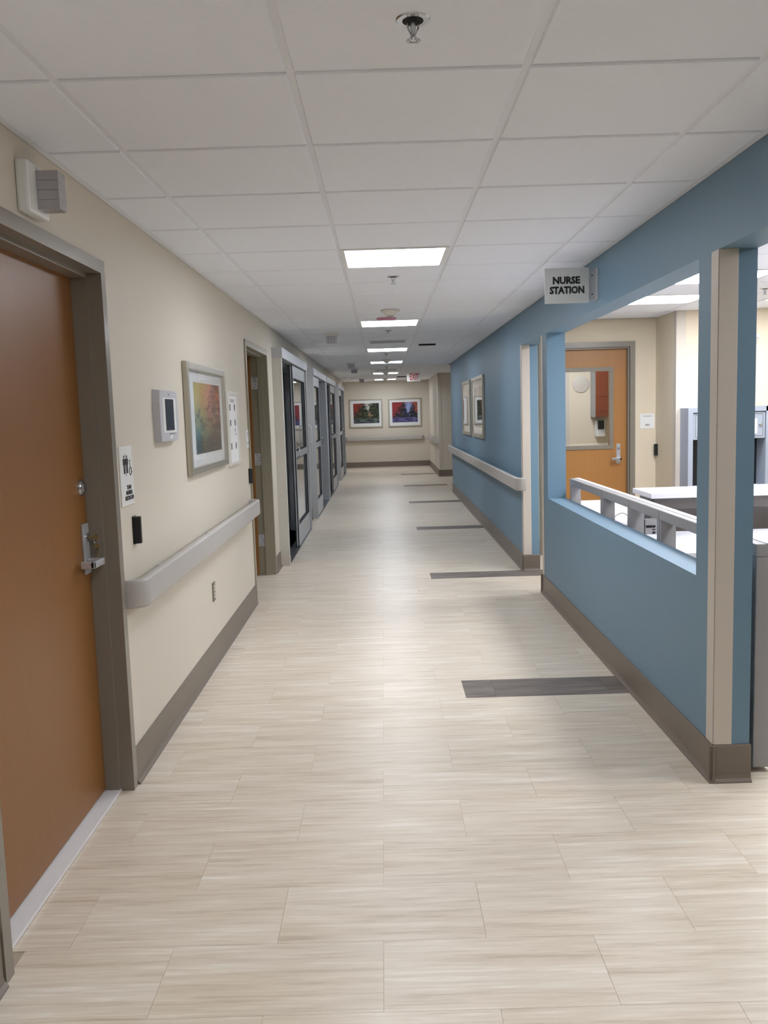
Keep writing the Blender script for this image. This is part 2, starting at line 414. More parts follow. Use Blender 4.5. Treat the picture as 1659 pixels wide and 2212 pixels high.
MX0, MX1 = 1.655, 2.535                                                 # med room door opening
wall('wall_station_back', [(XR + TW, MX0 - .02, 9.0, 9.12, 0, HC), (MX1 + .02, 2.80, 9.0, 9.12, 0, HC), (MX0 - .02, MX1 + .02, 9.0, 9.12, 2.14, HC)], 'cream')
wall('wall_station_jog', [(2.80, 2.92, 8.38, 9.12, 0, HC), (2.92, 5.0, 8.38, 8.5, 0, HC)], 'cream')
wall('wall_med_room', [(XR + TW, 3.6, 11.2, 11.3, 0, HC), (3.6, 3.7, 9.12, 11.3, 0, HC)], 'cream')
# rooms behind the left wall
def room(name, y0, y1, depth, fl):
    o = wall(name, [(XLB - depth - .1, XLB - depth, y0, y1, 0, HC), (XLB - depth, XLB, y0 - .06, y0, 0, HC), (XLB - depth, XLB, y1, y1 + .06, 0, HC)], 'roomdark')
    MB().box(XLB - depth, XL, y0, y1, -.001, .0).build('room_floor', fl, o)
room('wall_room', 6.9, 8.55, 2.2, 'floor')
for a, b in SL: room('wall_patient_room', a - .03, b + .03, 3.0, 'roomfloor')

# ---- cove bases
def cove(name, axis, fixed, a, b, out):
    """base along 'y' (fixed x) or 'x' (fixed y); out = +1/-1 direction away from the wall"""
    pr = [(fixed - out * .002, 0), (fixed + out * .022, 0), (fixed + out * .021, .006), (fixed + out * .012, .016), (fixed + out * .008, .03), (fixed + out * .008, .150), (fixed + out * .005, .155), (fixed - out * .002, .155)]
    mb = MB()
    if axis == 'y': mb.extrude(pr, 'y', a, b)
    else: mb.extrude([(q, z) for q, z in pr], 'x', a, b)
    return struct(mb.build(name, 'base'))
for a, b in [(-3, 2.222), (3.528, 7.04), (8.385, 8.80), (11.65, 12.80), (18.75, 20.0), (22.85, YEND - .023)]: cove('baseboard_left', 'y', XL, a, b, 1)
cove('baseboard_right', 'y', XR, 3.37, 7.16, -1); cove('baseboard_right', 'x', 3.39, XR - .02, XR + TW + .005, -1); cove('baseboard_right', 'x', 7.14, XR - .02, XR + TW, 1)
cove('baseboard_right', 'y', XR, 8.11, 16.55, -1); cove('baseboard_right', 'x', 8.13, XR - .02, XR + TW + .005, -1)
cove('baseboard_end', 'x', YEND, XL, XR, -1); cove('baseboard_corner', 'y', XR, 20.33, YEND - .023, -1); cove('baseboard_corner', 'x', 20.35, XR - .02, 5.0, -1)
cove('baseboard_station', 'x', 9.0, XR + TW, MX0 - .06, -1)

# ---- corner guards
def guard(name, bx, z0, z1):
    m = MB()
    for b in bx: m.bbox(b[0], b[1], b[2], b[3], z0, z1, .0018)
    return struct(m.build(name, 'guard'))
g = .004; L = .072
guard('trim_1', [(XR - g, XR, 3.39 - g, 3.39 + L), (XR - g, XR + L, 3.39 - g, 3.39)], .156, HB)
guard('trim_2', [(XR - g, XR, 7.14 - L, 7.14 + g), (XR - g, XR + L, 7.14, 7.14 + g)], .156, HB)
guard('trim_3', [(XR - g, XR, 8.13 - g, 8.13 + L), (XR - g, XR + L, 8.13 - g, 8.13)], .156, HB)
guard('trim_4', [(XR - g, XR, 20.35 - g, 20.35 + L), (XR - g, XR + L, 20.35 - g, 20.35)], .156, HC - .002)
guard('trim_6', [(2.334, 2.381, 11.196, 11.2)], 0, HC - .002)
guard('trim_5', [(2.80 - g, 2.80, 8.38 - g, 8.38 + L), (2.80 - g, 2.80 + .09, 8.38 - g, 8.38)], 0, HC - .002)

# ================================================================== CEILING
ceil = struct(MB().box(-5, 6, -3.1, 26, HC + .02, HC + .12).build('ceiling', 'plenum'))
TEE = .024
def strip(name, x0, x1, y0, y1, z=HC + .006): return MB().box(x0, x1, y0, y1, z, z + .02).build(name, 'tee', ceil)
for x in GX: strip('main_tee', x - TEE / 2, x + TEE / 2, -3, YEND)
strip('wall_angle', XL, XL + .022, -3, YEND, HC + .001); strip('wall_angle', XR - .022, XR, -3, 16.55, HC + .001)
strip('wall_angle', XR - .022, XR, 20.35, YEND, HC + .001); strip('wall_angle', XL, XR, YEND - .022, YEND, HC + .001)
cmesh = {}
def ceil_tile(x0, x1, y0, y1):
    g = .0095; dx, dy = round(x1 - x0 - 2 * g, 4), round(y1 - y0 - 2 * g, 4)
    if dx < .03 or dy < .03: return
    k = (dx, dy)
    if k not in cmesh:
        c = .004; a, b = dx / 2, dy / 2; mb = MB()
        mb._add([(-a, -b, .012), (a, -b, .012), (a, b, .012), (-a, b, .012), (-a, -b, c), (a, -b, c), (a, b, c), (-a, b, c), (-a + c, -b + c, 0), (a - c, -b + c, 0), (a - c, b - c, 0), (-a + c, b - c, 0)],
                [(0, 1, 2, 3), (0, 4, 5, 1), (1, 5, 6, 2), (2, 6, 7, 3), (3, 7, 4, 0), (4, 8, 9, 5), (5, 9, 10, 6), (6, 10, 11, 7), (7, 11, 8, 4), (8, 11, 10, 9)])
        cmesh[k] = mb.mesh('ceiling_tile', 'ceiling')
    o = bpy.data.objects.new('ceiling_tile', cmesh[k]); COL.objects.link(o); o.location = ((x0 + x1) / 2, (y0 + y1) / 2, HC); o.parent = ceil
LIGHTS = [-2, 4, 10, 16, 21, 28, 34]; DIFF = [13, 25]
cols = list(zip([XL + .012] + GX, GX + [XR - .012]))
for k in range(-8, 37):
    y0 = GY0 + PITCHT * k; y1 = min(y0 + PITCHT, YEND - .01)
    strip('cross_tee', XL, XR, y0 - TEE / 2, y0 + TEE / 2, HC + .007)
    for ci, (x0, x1) in enumerate(cols):
        if ci == 2 and (k in LIGHTS or k in DIFF or k - 1 in DIFF): continue
        if ci == 4 and 16.5 < y0 < 20.3: x1 = XR + .33
        ceil_tile(x0, x1, y0, y1)
# side passage and med room ceilings, plain
MB().box(XR + .3, 5.0, 16.55, 20.35, HC, HC + .02).build('passage_ceiling', 'ceiling', ceil)
MB().box(XR + TW, 3.6, 9.12, 11.2, HC, HC + .02).build('med_room_ceiling', 'ceiling', ceil)
# nurse station grid
NX = [2.112, 2.7216, 3.3312, 3.9408]; NGY = GY0 - .05
NL = [(0, 8), (0, 6), (2, 8), (0, 3), (2, 4), (0, 1)]  # last cell: unseen panel added to brighten the near floor and ceiling
for x in NX: strip('main_tee', x - TEE / 2, x + TEE / 2, -3, 9.0)
for k in range(-8, 11):
    y0 = NGY + PITCHT * k; y1 = min(y0 + PITCHT, 8.99)
    if y0 > 8.97: break
    strip('cross_tee', XR + TW, 5.0, y0 - TEE / 2, y0 + TEE / 2, HC + .007)
    for ci, (x0, x1) in enumerate(zip([XR + TW + .012] + NX, NX + [4.99])):
        if (ci - 1, k) in NL: continue
        ceil_tile(x0, x1, y0, y1)

# ---- ceiling fixtures
def light_fixture(x0, y0, mat, label, group):
    t = thing('ceiling_light', (x0 + PITCHT / 2, y0 + PITCHT / 2, HC), label, 'light', group)
    a, b = x0 + .012, x0 + PITCHT - .012; c, d = y0 + .012, y0 + PITCHT - .012; f = .02
    m = MB(); m.box(a, b, c, c + f, HC - .003, HC + .018); m.box(a, b, d - f, d, HC - .003, HC + .018); m.box(a, a + f, c + f, d - f, HC - .003, HC + .018); m.box(b - f, b, c + f, d - f, HC - .003, HC + .018)
    m.build('frame', 'white', t)
    MB().box(a + f, b - f, c + f, d - f, HC + .001, HC + .012).build('diffuser', mat, t)
    return t
ordn = ['square lit ceiling panel overhead before the first visible one', 'nearest and largest lit ceiling panel over the corridor', 'second lit ceiling panel, just beyond the pink disc', 'third lit corridor ceiling panel, beyond the perforated diffuser',
        'fourth lit corridor ceiling panel, half hidden by a detector', 'fifth lit corridor ceiling panel, beyond the far slotted diffuser', 'farthest lit corridor ceiling panel, close to the end wall']
for k, lb in zip(LIGHTS, ordn): light_fixture(GX[1], GY0 + PITCHT * k, 'panel', lb, 'corridor ceiling lights')
nlab = ['lit ceiling panel nearest the medication room door in nurse station', 'lit ceiling panel above the nurse station half wall opening', 'lit station ceiling panel farther right, over the grey wall unit',
        'lit station ceiling panel above the cubicle screens', 'lit station ceiling panel right of the white counter', 'added unseen station panel brightening the floor by the near blue pillar']
for (ci, k), lb in zip(NL, nlab): light_fixture(NX[ci], NGY + PITCHT * k, 'panel_n', lb, 'nurse station ceiling lights')
t = thing('ceiling_light', (2.2, 10.2, HC), 'added unseen ceiling panel that lights the medication room', 'light')  # added lamp, out of view, to light the interior behind the door glass
MB().box(1.9, 2.5, 9.9, 10.5, HC - .012, HC - .001).build('diffuser', 'panel_m', t)
MB().box(1.88, 2.52, 9.88, 10.52, HC - .010, HC).build('frame', 'white', t)

def sprinkler(x, y, label):
    t = thing('sprinkler', (x, y, HC), label, 'sprinkler', 'ceiling sprinklers'); c = (x, y, HC)
    MB().lathe(c, [(.024, .0), (.024, -.0035), (.036, -.003), (.039, 0), (.0385, .001), (.0, .001)], 28).build('escutcheon', 'chrome', t)
    MB().lathe(c, [(.0238, -.0042), (.0238, -.0030)], 24).build('recess', 'slotdark', t)
    MB().lathe(c, [(.006, -.004), (.006, -.02), (.0045, -.03), (.007, -.036), (.009, -.043), (.003, -.044)], 14).tube([(x - .011, y, HC - .004), (x - .012, y, HC - .018), (x - .004, y, HC - .034)], .002, 6).tube([(x + .011, y, HC - .004), (x + .012, y, HC - .018), (x + .004, y, HC - .034)], .002, 6).build('stem', 'chrome', t)
    m = MB(); n = 12; m.lathe((x, y, HC - .045), [(.010, -.0008), (.010, .0008)], 16)
    for i in range(n):
        a = 2 * pi * i / n; a1, a2 = a - .16, a + .16; z = HC - .045
        q = [(x + .008 * cos(a1), y + .008 * sin(a1)), (x + .017 * cos(a1), y + .017 * sin(a1)), (x + .017 * cos(a2), y + .017 * sin(a2)), (x + .008 * cos(a2), y + .008 * sin(a2))]
        m.extrude(q, 'z', z - .0022, z + .0002)
    m.build('deflector', 'chrome', t)
for (x, y), lb in zip([(.094, 2.064), (.094, 5.774), (.084, 9.51), (.08, 13.24), (.1, 16.93)], ['large chrome sprinkler head nearest on the ceiling', 'chrome sprinkler just beyond the nearest lit panel', 'small sprinkler just beyond the second lit panel', 'small sprinkler just beyond the third lit panel', 'tiny sprinkler just beyond the fourth lit panel']): sprinkler(x, y, lb)
sprinkler(3.014, 6.96, 'sprinkler on nurse station ceiling right of the near pillar')

def detector(x, y, label):
    t = thing('smoke_detector', (x, y, HC), label, 'smoke detector', 'smoke detectors'); c = (x, y, HC)
    MB().lathe(c, [(.078, 0), (.082, -.006), (.080, -.016), (.066, -.022), (.05, -.036), (.034, -.05), (.0, -.05)], 28).build('housing', 'offwhite', t)
    MB().lathe(c, [(.028, -.048), (.030, -.052), (.026, -.058), (.0, -.059)], 20).build('sensor', 'vent', t)
for (y, lb) in [(7.62, 'white smoke detector before the second lit panel'), (14.7, 'smoke detector silhouetted against the fourth lit panel'), (19.15, 'smoke detector silhouetted against the fifth lit panel'), (22.75, 'smoke detector silhouetted against the farthest lit panel')]: detector(.09, y, lb)
t = thing('ceiling_disc', (.06, 8.25, HC), 'shallow pinkish disc on ceiling before second lit panel', 'ceiling fitting')
MB().lathe((.06, 8.25, HC), [(.092, 0), (.094, -.006), (.085, -.016), (.05, -.022), (.0, -.023)], 28).build('lens', 'pink', t)
MB().lathe((.06, 8.25, HC), [(.098, 0), (.098, -.004), (.09, -.005)], 28).build('rim', 'offwhite', t)

for k, lb in ((13, 'perforated air diffuser panel between second and third lit panels'), (25, 'far slotted diffuser panel between fourth and fifth lit panels')):
    y0 = GY0 + PITCHT * k; y1 = y0 + 2 * PITCHT; t = thing('air_diffuser', (GX[1] + .3, y0 + PITCHT, HC), lb, 'vent', 'ceiling diffusers')
    a, b = GX[1] + .012, GX[2] - .012
    MB().bbox(a, b, y0 + .012, y1 - .012, HC - .002, HC + .014, .002).build('panel', 'ceiling', t)
    m = MB(); yc = y0 + PITCHT; w2 = .2
    for (p, q, rr, s) in ((-.145, .32, yc - w2, yc - w2 + .02), (-.145, .32, yc + w2 - .02, yc + w2), (-.145, -.125, yc - w2 + .02, yc + w2 - .02), (.30, .32, yc - w2 + .02, yc + w2 - .02)): m.box(p, q, rr, s, HC - .012, HC - .002)
    m.build('frame', 'tee', t)
    MB().box(-.125, .30, yc - w2 + .02, yc + w2 - .02, HC - .006, HC - .002).build('grille', 'vent', t)
for (x, y, lb) in ((.605, 11.6, 'narrow dark slot vent in ceiling nearer the blue wall'), (.49, 21.8, 'narrow dark slot vent in ceiling by the exit sign')):
    t = thing('slot_vent', (x, y, HC), lb, 'vent', 'slot vents')
    m = MB(); h = .115
    for q in ((x - h, x + h, y - .07, y - .05), (x - h, x + h, y + .05, y + .07), (x - h, x - h + .02, y - .05, y + .05), (x + h - .02, x + h, y - .05, y + .05)): m.box(*q, HC - .014, HC)
    m.build('flange', 'tee', t); MB().box(x - h + .02, x + h - .02, y - .05, y + .05, HC - .012, HC - .001).box(x - h + .004, x + h - .004, y - .074, y - .0702, HC - .022, HC).build('slot', 'slotdark', t)

def call_light(x, y, label):
    t = thing('call_light', (x, y, HC), label, 'call light', 'ceiling call lights')
    MB().bbox(x - .075, x + .075, y - .06, y + .06, HC - .028, HC, .004).build('base_plate', 'offwhite', t)
    for i in range(4):
        a = x - .060 + i * .030
        MB().bbox(a + .001, a + .029, y - .045, y + .045, HC - .1, HC - .028, .0015).build('lens', 'lens', t)
for (x, y, lb) in ((-.53, 9.67, 'ceiling call light box nearest, beside the first sliding door'), (-.52, 15.41, 'ceiling call light box above the second sliding door, larger of the overlapping pair'), (-.527, 17.1, 'ceiling call light box above third sliding door, farther of the overlapping pair'), (-.51, 22.38, 'farthest ceiling call light box, by the end wall')): call_light(x, y, lb)

# exit sign
t = thing('exit_sign', (.72, 20.0, HC), 'white hanging exit sign with red letters', 'exit sign')
MB().bbox(.578, .882, 19.98, 20.02, 2.208, 2.395, .006).build('housing', 'white', t)
MB().box(.66, .80, 19.985, 20.015, 2.394, HC).build('canopy', 'offwhite', t)
text('lettering', 'EXIT', .2, 'red', (.735, 19.978, 2.302), 'y', t, bold=.0022, width=.20)

# ================================================================== DOOR 1 (restroom) on the left wall
def hm_frame(mb, y0, y1, zt, xback, proud=.012, fw=.05):
    """hollow metal frame in the left wall around y0..y1"""
    xf = XL + proud
    mb.box(xback, xf, y1, y1 + fw, 0, zt + fw); mb.box(xback, xf, y0 - fw, y0, 0, zt + fw); mb.box(xback, xf, y0, y1, zt, zt + fw)
d1 = sroot('door_1', (XL, 2.875, 0), 'brown wooden restroom door in taupe steel frame', 'door')
m = MB(); hm_frame(m, D1[0], D1[1], 2.10, XLB)
m.build('frame', 'jamb', d1)
m = MB(); s = .018; xa, xb = XL - .102, XL - .042
m.box(xa, xb, D1[1] - s, D1[1], 0, 2.10); m.box(xa, xb, D1[0], D1[0] + s, 0, 2.10); m.box(xa, xb, D1[0] + s, D1[1] - s, 2.10 - s, 2.10)
m.build('door_stop', 'jamb', d1)
leaf = MB().bbox(XL - .147, XL - .102, D1[0] + .005, D1[1] - .005, .018, 2.094, .001).build('leaf', 'oak', d1)
MB().bbox(XL - .15, XL - .040, D1[0] + .001, D1[1] - .001, 0, .012, .002).build('threshold', 'threshold', d1)
xf = XL - .102
MB().lathe((xf, 3.405, 1.272), [(.0, 0), (.034, 0), (.034, .003), (.030, .012), (.020, .014), (.019, .018), (.0, .018)], 24, 'x').build('deadbolt', 'chrome', d1)
pl = MB().bbox(xf, xf + .009, 3.375, 3.438, .93, 1.13, .003).build('lock_plate', 'satin', d1)
MB().lathe((xf + .009, 3.41, 1.075), [(.018, 0), (.018, .006), (.012, .008), (.0, .008)], 20, 'x').build('cylinder', 'chrome', pl)
m = MB(); m.bbox(xf + .009, xf + .07, 3.398, 3.426, .964, .992, .005); m.bbox(xf + .05, xf + .068, 3.305, 3.426, .964, .992, .005); m.bbox(xf + .014, xf + .068, 3.305, 3.325, .964, .992, .005)
m.build('lever', 'satin', pl)
ky = thing('key', (xf + .017, 3.41, 1.04), 'small brass key hanging from the restroom door lock', 'key')
MB().box(xf + .017, xf + .04, 3.4085, 3.4115, 1.071, 1.079).lathe((xf + .045, 3.41, 1.075), [(.0, -.0012), (.012, -.0012), (.012, .0012), (.0, .0012)], 16, 'y').build('turned_key', 'brass', ky)
MB().tube([(xf + .045 + .011 * cos(a), 3.41 + .002, 1.062 + .013 * sin(a)) for a in [i * pi / 7 for i in range(15)]], .0011, 6).build('ring', 'chrome', ky)
MB().lathe((xf + .047, 3.411, 1.037), [(.0, -.0012), (.0125, -.0012), (.0125, .0012), (.0, .0012)], 16, 'y').box(xf + .044, xf + .050, 3.4098, 3.4122, .995, 1.028).build('hanging_key', 'brass', ky)

# ================================================================== DOOR 2 (open) on the left wall
d2 = sroot('door_2', (XL, 7.71, 0), 'open wooden door with steel hinges in olive taupe frame', 'door')
m = MB(); hm_frame(m, D2[0], D2[1], 2.095, XLB, .012); m.build('frame', 'jamb2', d2)
m = MB(); m.box(XL - .082, XL - .038, D2[1] - .016, D2[1], 0, 2.095); m.box(XL - .082, XL - .038, D2[0], D2[0] + .016, 0, 2.095); m.box(XL - .082, XL - .038, D2[0] + .016, D2[1] - .016, 2.079, 2.095)
m.build('door_stop', 'jamb2', d2)
MB().bbox(XL - 1.06, XL - .142, 8.270, 8.313, .012, 2.085, .001).build('leaf', 'oak', d2)
for z in (.34, 1.12, 1.84):
    h = MB().bbox(XL - .134, XL - .086, D2[1] - .004, D2[1], z - .057, z + .057, .001).lathe((XL - .138, D2[1] - .011, z), [(.006, -.057), (.006, .057)], 10).build('hinge', 'satin', d2)
    m = MB()
    for q in (-.04, -.013, .013, .04): m.lathe((XL - .112 + (.010 if abs(q) < .03 else -.008), D2[1] - .0042, z + q), [(.004, -.0008), (.004, .0)], 8, 'y')
    m.build('screw', 'slotdark', h)

# ================================================================== SLIDING DOORS
def slider(n, y0, y1, la, lb_, label, far_leaf):
    xo = -.995; d = sroot('door_%d' % n, (XL, (y0 + y1) / 2, 0), label, 'sliding door'); j = .07
    MB().bbox(XL, xo, y0, y0 + j, 0, 2.10, .003).build('jamb', 'pier' if n == 3 else 'alu', d)
    MB().bbox(XL, xo, y1 - j, y1, 0, 2.10, .003).build('jamb', 'alu', d)
    MB().bbox(XL, xo + .012, y0, y1, 2.10, 2.205, .004).build('header', 'alu', d)
    MB().box(XLB, XL, y0 + .05, y0 + .08, 0, 2.12).box(XLB, XL, y1 - .08, y1 - .05, 0, 2.12).box(XLB, XL, y0 + .08, y1 - .08, 2.085, 2.12).build('lining', 'alu', d)
    if n == 3: MB().bbox(XL, xo + .003, y0 - .003, y0 + j + .003, 0, .1, .002).build('plinth', 'guard', d)
    x0, x1 = -1.052, -1.012; st, zt, zb = .085, .15, .235
    lf = MB(); a, b = la, lb_
    lf.box(x0, x1, a, a + st, .012, 2.09); lf.box(x0, x1, b - st, b, .012, 2.09)
    lf.box(x0, x1, a + st, b - st, 1.955, 2.09); lf.box(x0, x1, a + st, b - st, .012, .25); lf.box(x0, x1, a + st, b - st, 1.03, 1.11)
    leaf = lf.build('sliding_leaf', 'alu', d)
    for z0, z1 in ((.25, 1.03), (1.11, 1.955)):
        p = MB().box(x0 + .012, x0 + .018, a + st, b - st, z0, z1).build('pane', 'doorglass', leaf)
        q = MB(); e = .012
        for bx in ((a + st, a + st + e, z0, z1), (b - st - e, b - st, z0, z1), (a + st + e, b - st - e, z0, z0 + e), (a + st + e, b - st - e, z1 - e, z1)): q.box(x1 - .016, x1 - .004, *bx)
        q.build('glazing_gasket', 'gasket', leaf)
    edge = a if far_leaf else b
    sgn = -1 if far_leaf else 1
    MB().box(x0, x0 + .012, edge, edge + sgn * .006, .012, 2.088).box(x1 - .010, x1, edge, edge + sgn * .006, .012, 2.088).build('edge_seal', 'gasket', leaf)
    yh = edge - sgn * .045
    MB().tube([(x1, yh, 1.05), (x1 + .035, yh, 1.052), (x1 + .04, yh, 1.06), (x1 + .04, yh, 1.145), (x1 + .035, yh, 1.153), (x1, yh, 1.155)], .007, 8).build('pull_handle', 'chrome', leaf)
    ye = y1 - .035 if far_leaf else y0 + .5 * j + (lb_ - y0) - .1
    if far_leaf:
        MB().tube([(xo - .005, ye, 1.12), (xo + .03, ye, 1.13), (xo + .036, ye, 1.15), (xo + .036, ye, 1.36), (xo + .03, ye, 1.38), (xo - .005, ye, 1.39)], .012, 10).build('grab_handle', 'white', d)
    MB().box(XL - .02, xo - .004, y0 + j, y1 - j, .0, .006).build('floor_track', 'steel', d)
    return d
slider(3, *SL[0], 10.02, 11.575, 'nearest aluminium sliding glass door standing half open', True)
slider(4, *SL[1], 12.875, 14.12, 'second aluminium sliding glass door, leaf slid to the near side', False)
slider(5, *SL[2], 17.1, 18.675, 'third aluminium sliding glass door with black leading edge', True)
slider(6, *SL[3], 20.075, 21.65, 'farthest aluminium sliding glass door, next to the end wall', False)

# ================================================================== HANDRAILS
def handrail(name, p0, p1, out, label, zc=.8125):
    """p0,p1 on the wall face (plan), out = unit vector away from the wall"""
    p0, p1, out = Vector(p0), Vector(p1), Vector(out); d = (p1 - p0).normalized(); D = .07; R = .055
    t = thing(name, (p0.x, p0.y, zc - .06), label, 'handrail', 'handrails')
    left = Vector((-d.y, d.x)); sg = 1 if left.dot(out) > 0 else -1
    hw, hh, r = .02, .06, .012
    sec = []
    for cx, cz, a0 in ((hw - r, hh - r, 0), (-hw + r, hh - r, 90), (-hw + r, -hh + r, 180), (hw - r, -hh + r, 270)):
        for i in range(4):
            a = math.radians(a0 + i * 30); sec.append((cx + r * cos(a), zc + cz + r * sin(a)))
    def arc(c, a, b): return [c + R * (cos(th) * a + sin(th) * b) for th in [i * pi / 16 for i in range(9)]]
    s0 = p0 + d * .02; e0 = p1 - d * .02
    pa = [s0] + arc(s0 + d * R + out * (D - R), -d, out); pb = arc(e0 - d * R + out * (D - R), out, d) + [e0]
    MB().sweep(pa, sec).build('end_return', 'rail', t); MB().sweep(pb, sec).build('end_return', 'rail', t)
    MB().sweep([pa[-1], pb[0]], sec).build('rail', 'rail', t)
    L = (p1 - p0).length; n = max(2, int(L / 1.1))
    for i in range(n):
        q = p0 + d * (L * (i + .5) / n); c1 = q + d * .03; c2 = q - d * .03 + out * (D - .02)
        MB().box(c1.x, c2.x, c1.y, c2.y, zc - .03, zc + .03).build('bracket', 'rail', t)
    return t
handrail('handrail', (XL, 3.53), (XL, 6.97), (1, 0), 'light grey handrail on beige wall left of corridor')
handrail('handrail', (XR, 7.98), (XR, 16.5), (-1, 0), 'long grey handrail on the far blue wall', .833)
handrail('handrail', (XL + .02, YEND), (1.13, YEND), (0, -1), 'grey handrail on the end wall below two pictures')
handrail('handrail', (XR, 20.7), (XR, 24.4), (-1, 0), 'short grey handrail on far beige corner wall')

# ================================================================== LEFT WALL ITEMS
def reader(name, face, c, label):
    t = thing(name, (c[0], c[1], c[2] - .06), label, 'card reader', 'card readers')
    m = MB(); h = .058
    pr = [(0, -.022), (.008, -.023), (.03, -.010), (.03, .010), (.008, .023), (0, .022)]      # (out, across)
    if face == 'x': m.extrude([(c[0] + a, c[1] + b) for a, b in pr], 'z', c[2] - h, c[2] + h)
    else: m.extrude([(c[0] - a, c[1] + b) for a, b in pr], 'z', c[2] - h, c[2] + h)
    m.build('housing', 'black', t)
    q = MB()
    if face == 'x': q.box(c[0] - .001, c[0] + .003, c[1] - .026, c[1] + .026, c[2] - h - .002, c[2] + h + .002)
    else: q.box(c[0] + .001, c[0] - .003, c[1] - .026, c[1] + .026, c[2] - h - .002, c[2] + h + .002)
    q.build('back_plate', 'slotdark', t)
reader('card_reader', 'x', (XL, 3.74, 1.057), 'black card reader below the restroom sign')
reader('card_reader', 'x', (XL, 7.0, 1.055), 'black card reader beside the open wooden door')
reader('card_reader', '-x', (2.80, 8.95, 1.065), 'black card reader in nurse station right of room sign')

# wall call light over door 1
t = thing('wall_call_light', (XL, 2.80, 2.165), 'white call light with smoky four part lens above restroom door', 'call light')
m = MB(); m.bbox(XL, XL + .038, 2.735, 2.90, 2.17, 2.325, .009); m.build('base_plate', 'white', t)
for i in range(4):
    z = 2.188 + i * .0292
    MB().bbox(XL + .038, XL + .107, 2.80, 2.862, z + .0003, z + .0289, .0012).build('lens', 'lens', t)

# restroom sign
t = thing('restroom_sign', (XL, 3.665, 1.17), 'white staff restroom sign with black people and wheelchair symbols', 'sign')
MB().bbox(XL, XL + .006, 3.578, 3.756, 1.172, 1.42, .002).build('plate', 'white', t)
xs = XL + .0065
def person(cy, cz, h, nm='figure_symbol'):
    m = MB(); u = h / 8.
    m.lathe((xs, cy, cz + 3.4 * u), [(.0, -.0005), (.62 * u, -.0005), (.62 * u, .0006), (.0, .0006)], 14, 'x')
    def rect(a, b, c, d): m.box(xs - .0005, xs + .0006, cy + a * u, cy + b * u, cz + c * u, cz + d * u)
    rect(-1.25, 1.25, -.2, 2.6); rect(-1.7, -1.3, -.2, 2.4); rect(1.3, 1.7, -.2, 2.4); rect(-1.05, -.12, -4, -.2); rect(.12, 1.05, -4, -.2)
    m.build(nm, 'ink', t)
person(3.632, 1.345, .076); person(3.672, 1.345, .076)
MB().box(xs - .0005, xs + .0006, 3.6505, 3.6535, 1.298, 1.388).build('divider_symbol', 'ink', t)
m = MB(); cy, cz = 3.714, 1.325
m.lathe((xs, cy - .002, cz + .032), [(.0, -.0005), (.0052, -.0005), (.0052, .0006), (.0, .0006)], 12, 'x')
m.tube([(xs, cy - .002, cz + .024), (xs, cy, cz + .004), (xs, cy + .013, cz + .003), (xs, cy + .018, cz - .018), (xs, cy + .024, cz - .016)], .0022, 6)
m.tube([(xs, cy + .015 * cos(a) + .001, cz - .012 + .016 * sin(a)) for a in [math.radians(100 + i * 24) for i in range(11)]], .002, 6)
m.build('wheelchair_symbol', 'ink', t)
for i, s in enumerate(('TEAM', 'MEMBER', 'RESTROOM')): text('lettering', s, .024, 'ink', (xs, 3.682 , 1.247 - i * .0225), 'x', t, bold=.0007, width=(.062, .092, .118)[i])

# touch panel
t = thing('wall_touch_panel', (XL, 4.34, 1.415), 'grey wall control panel with dark screen', 'control panel')
m = MB(); pr = [(4.165, 1.415), (4.52, 1.415), (4.535, 1.48), (4.535, 1.61), (4.52, 1.672), (4.165, 1.672), (4.155, 1.61), (4.155, 1.48)]
vs = [(XL, a, b) for a, b in pr] + [(XL + .034, 4.345 + (a - 4.345) * .95, 1.5435 + (b - 1.5435) * .95) for a, b in pr]
m._add(vs, [tuple(range(8))[::-1], tuple(range(8, 16))] + [(i, (i + 1) % 8, 8 + (i + 1) % 8, 8 + i) for i in range(8)]); m.build('housing', 'thermo', t)
MB().box(XL + .034, XL + .0355, 4.215, 4.475, 1.462, 1.632).build('screen_bezel', 'white', t)
MB().box(XL + .0352, XL + .0362, 4.262, 4.43, 1.473, 1.626).build('screen', 'screen', t)
MB().box(XL + .034, XL + .037, 4.32, 4.38, 1.432, 1.450).build('button', 'white', t)
MB().box(XL + .034, XL + .0365, 4.33, 4.44, 1.4545, 1.458).build('indicator_strip', 'greyink', t)
MB().lathe((XL + .034, 4.345, 1.648), [(.006, 0), (.006, .001), (.0, .001)], 12, 'x').build('logo_dot', 'greyink', t)

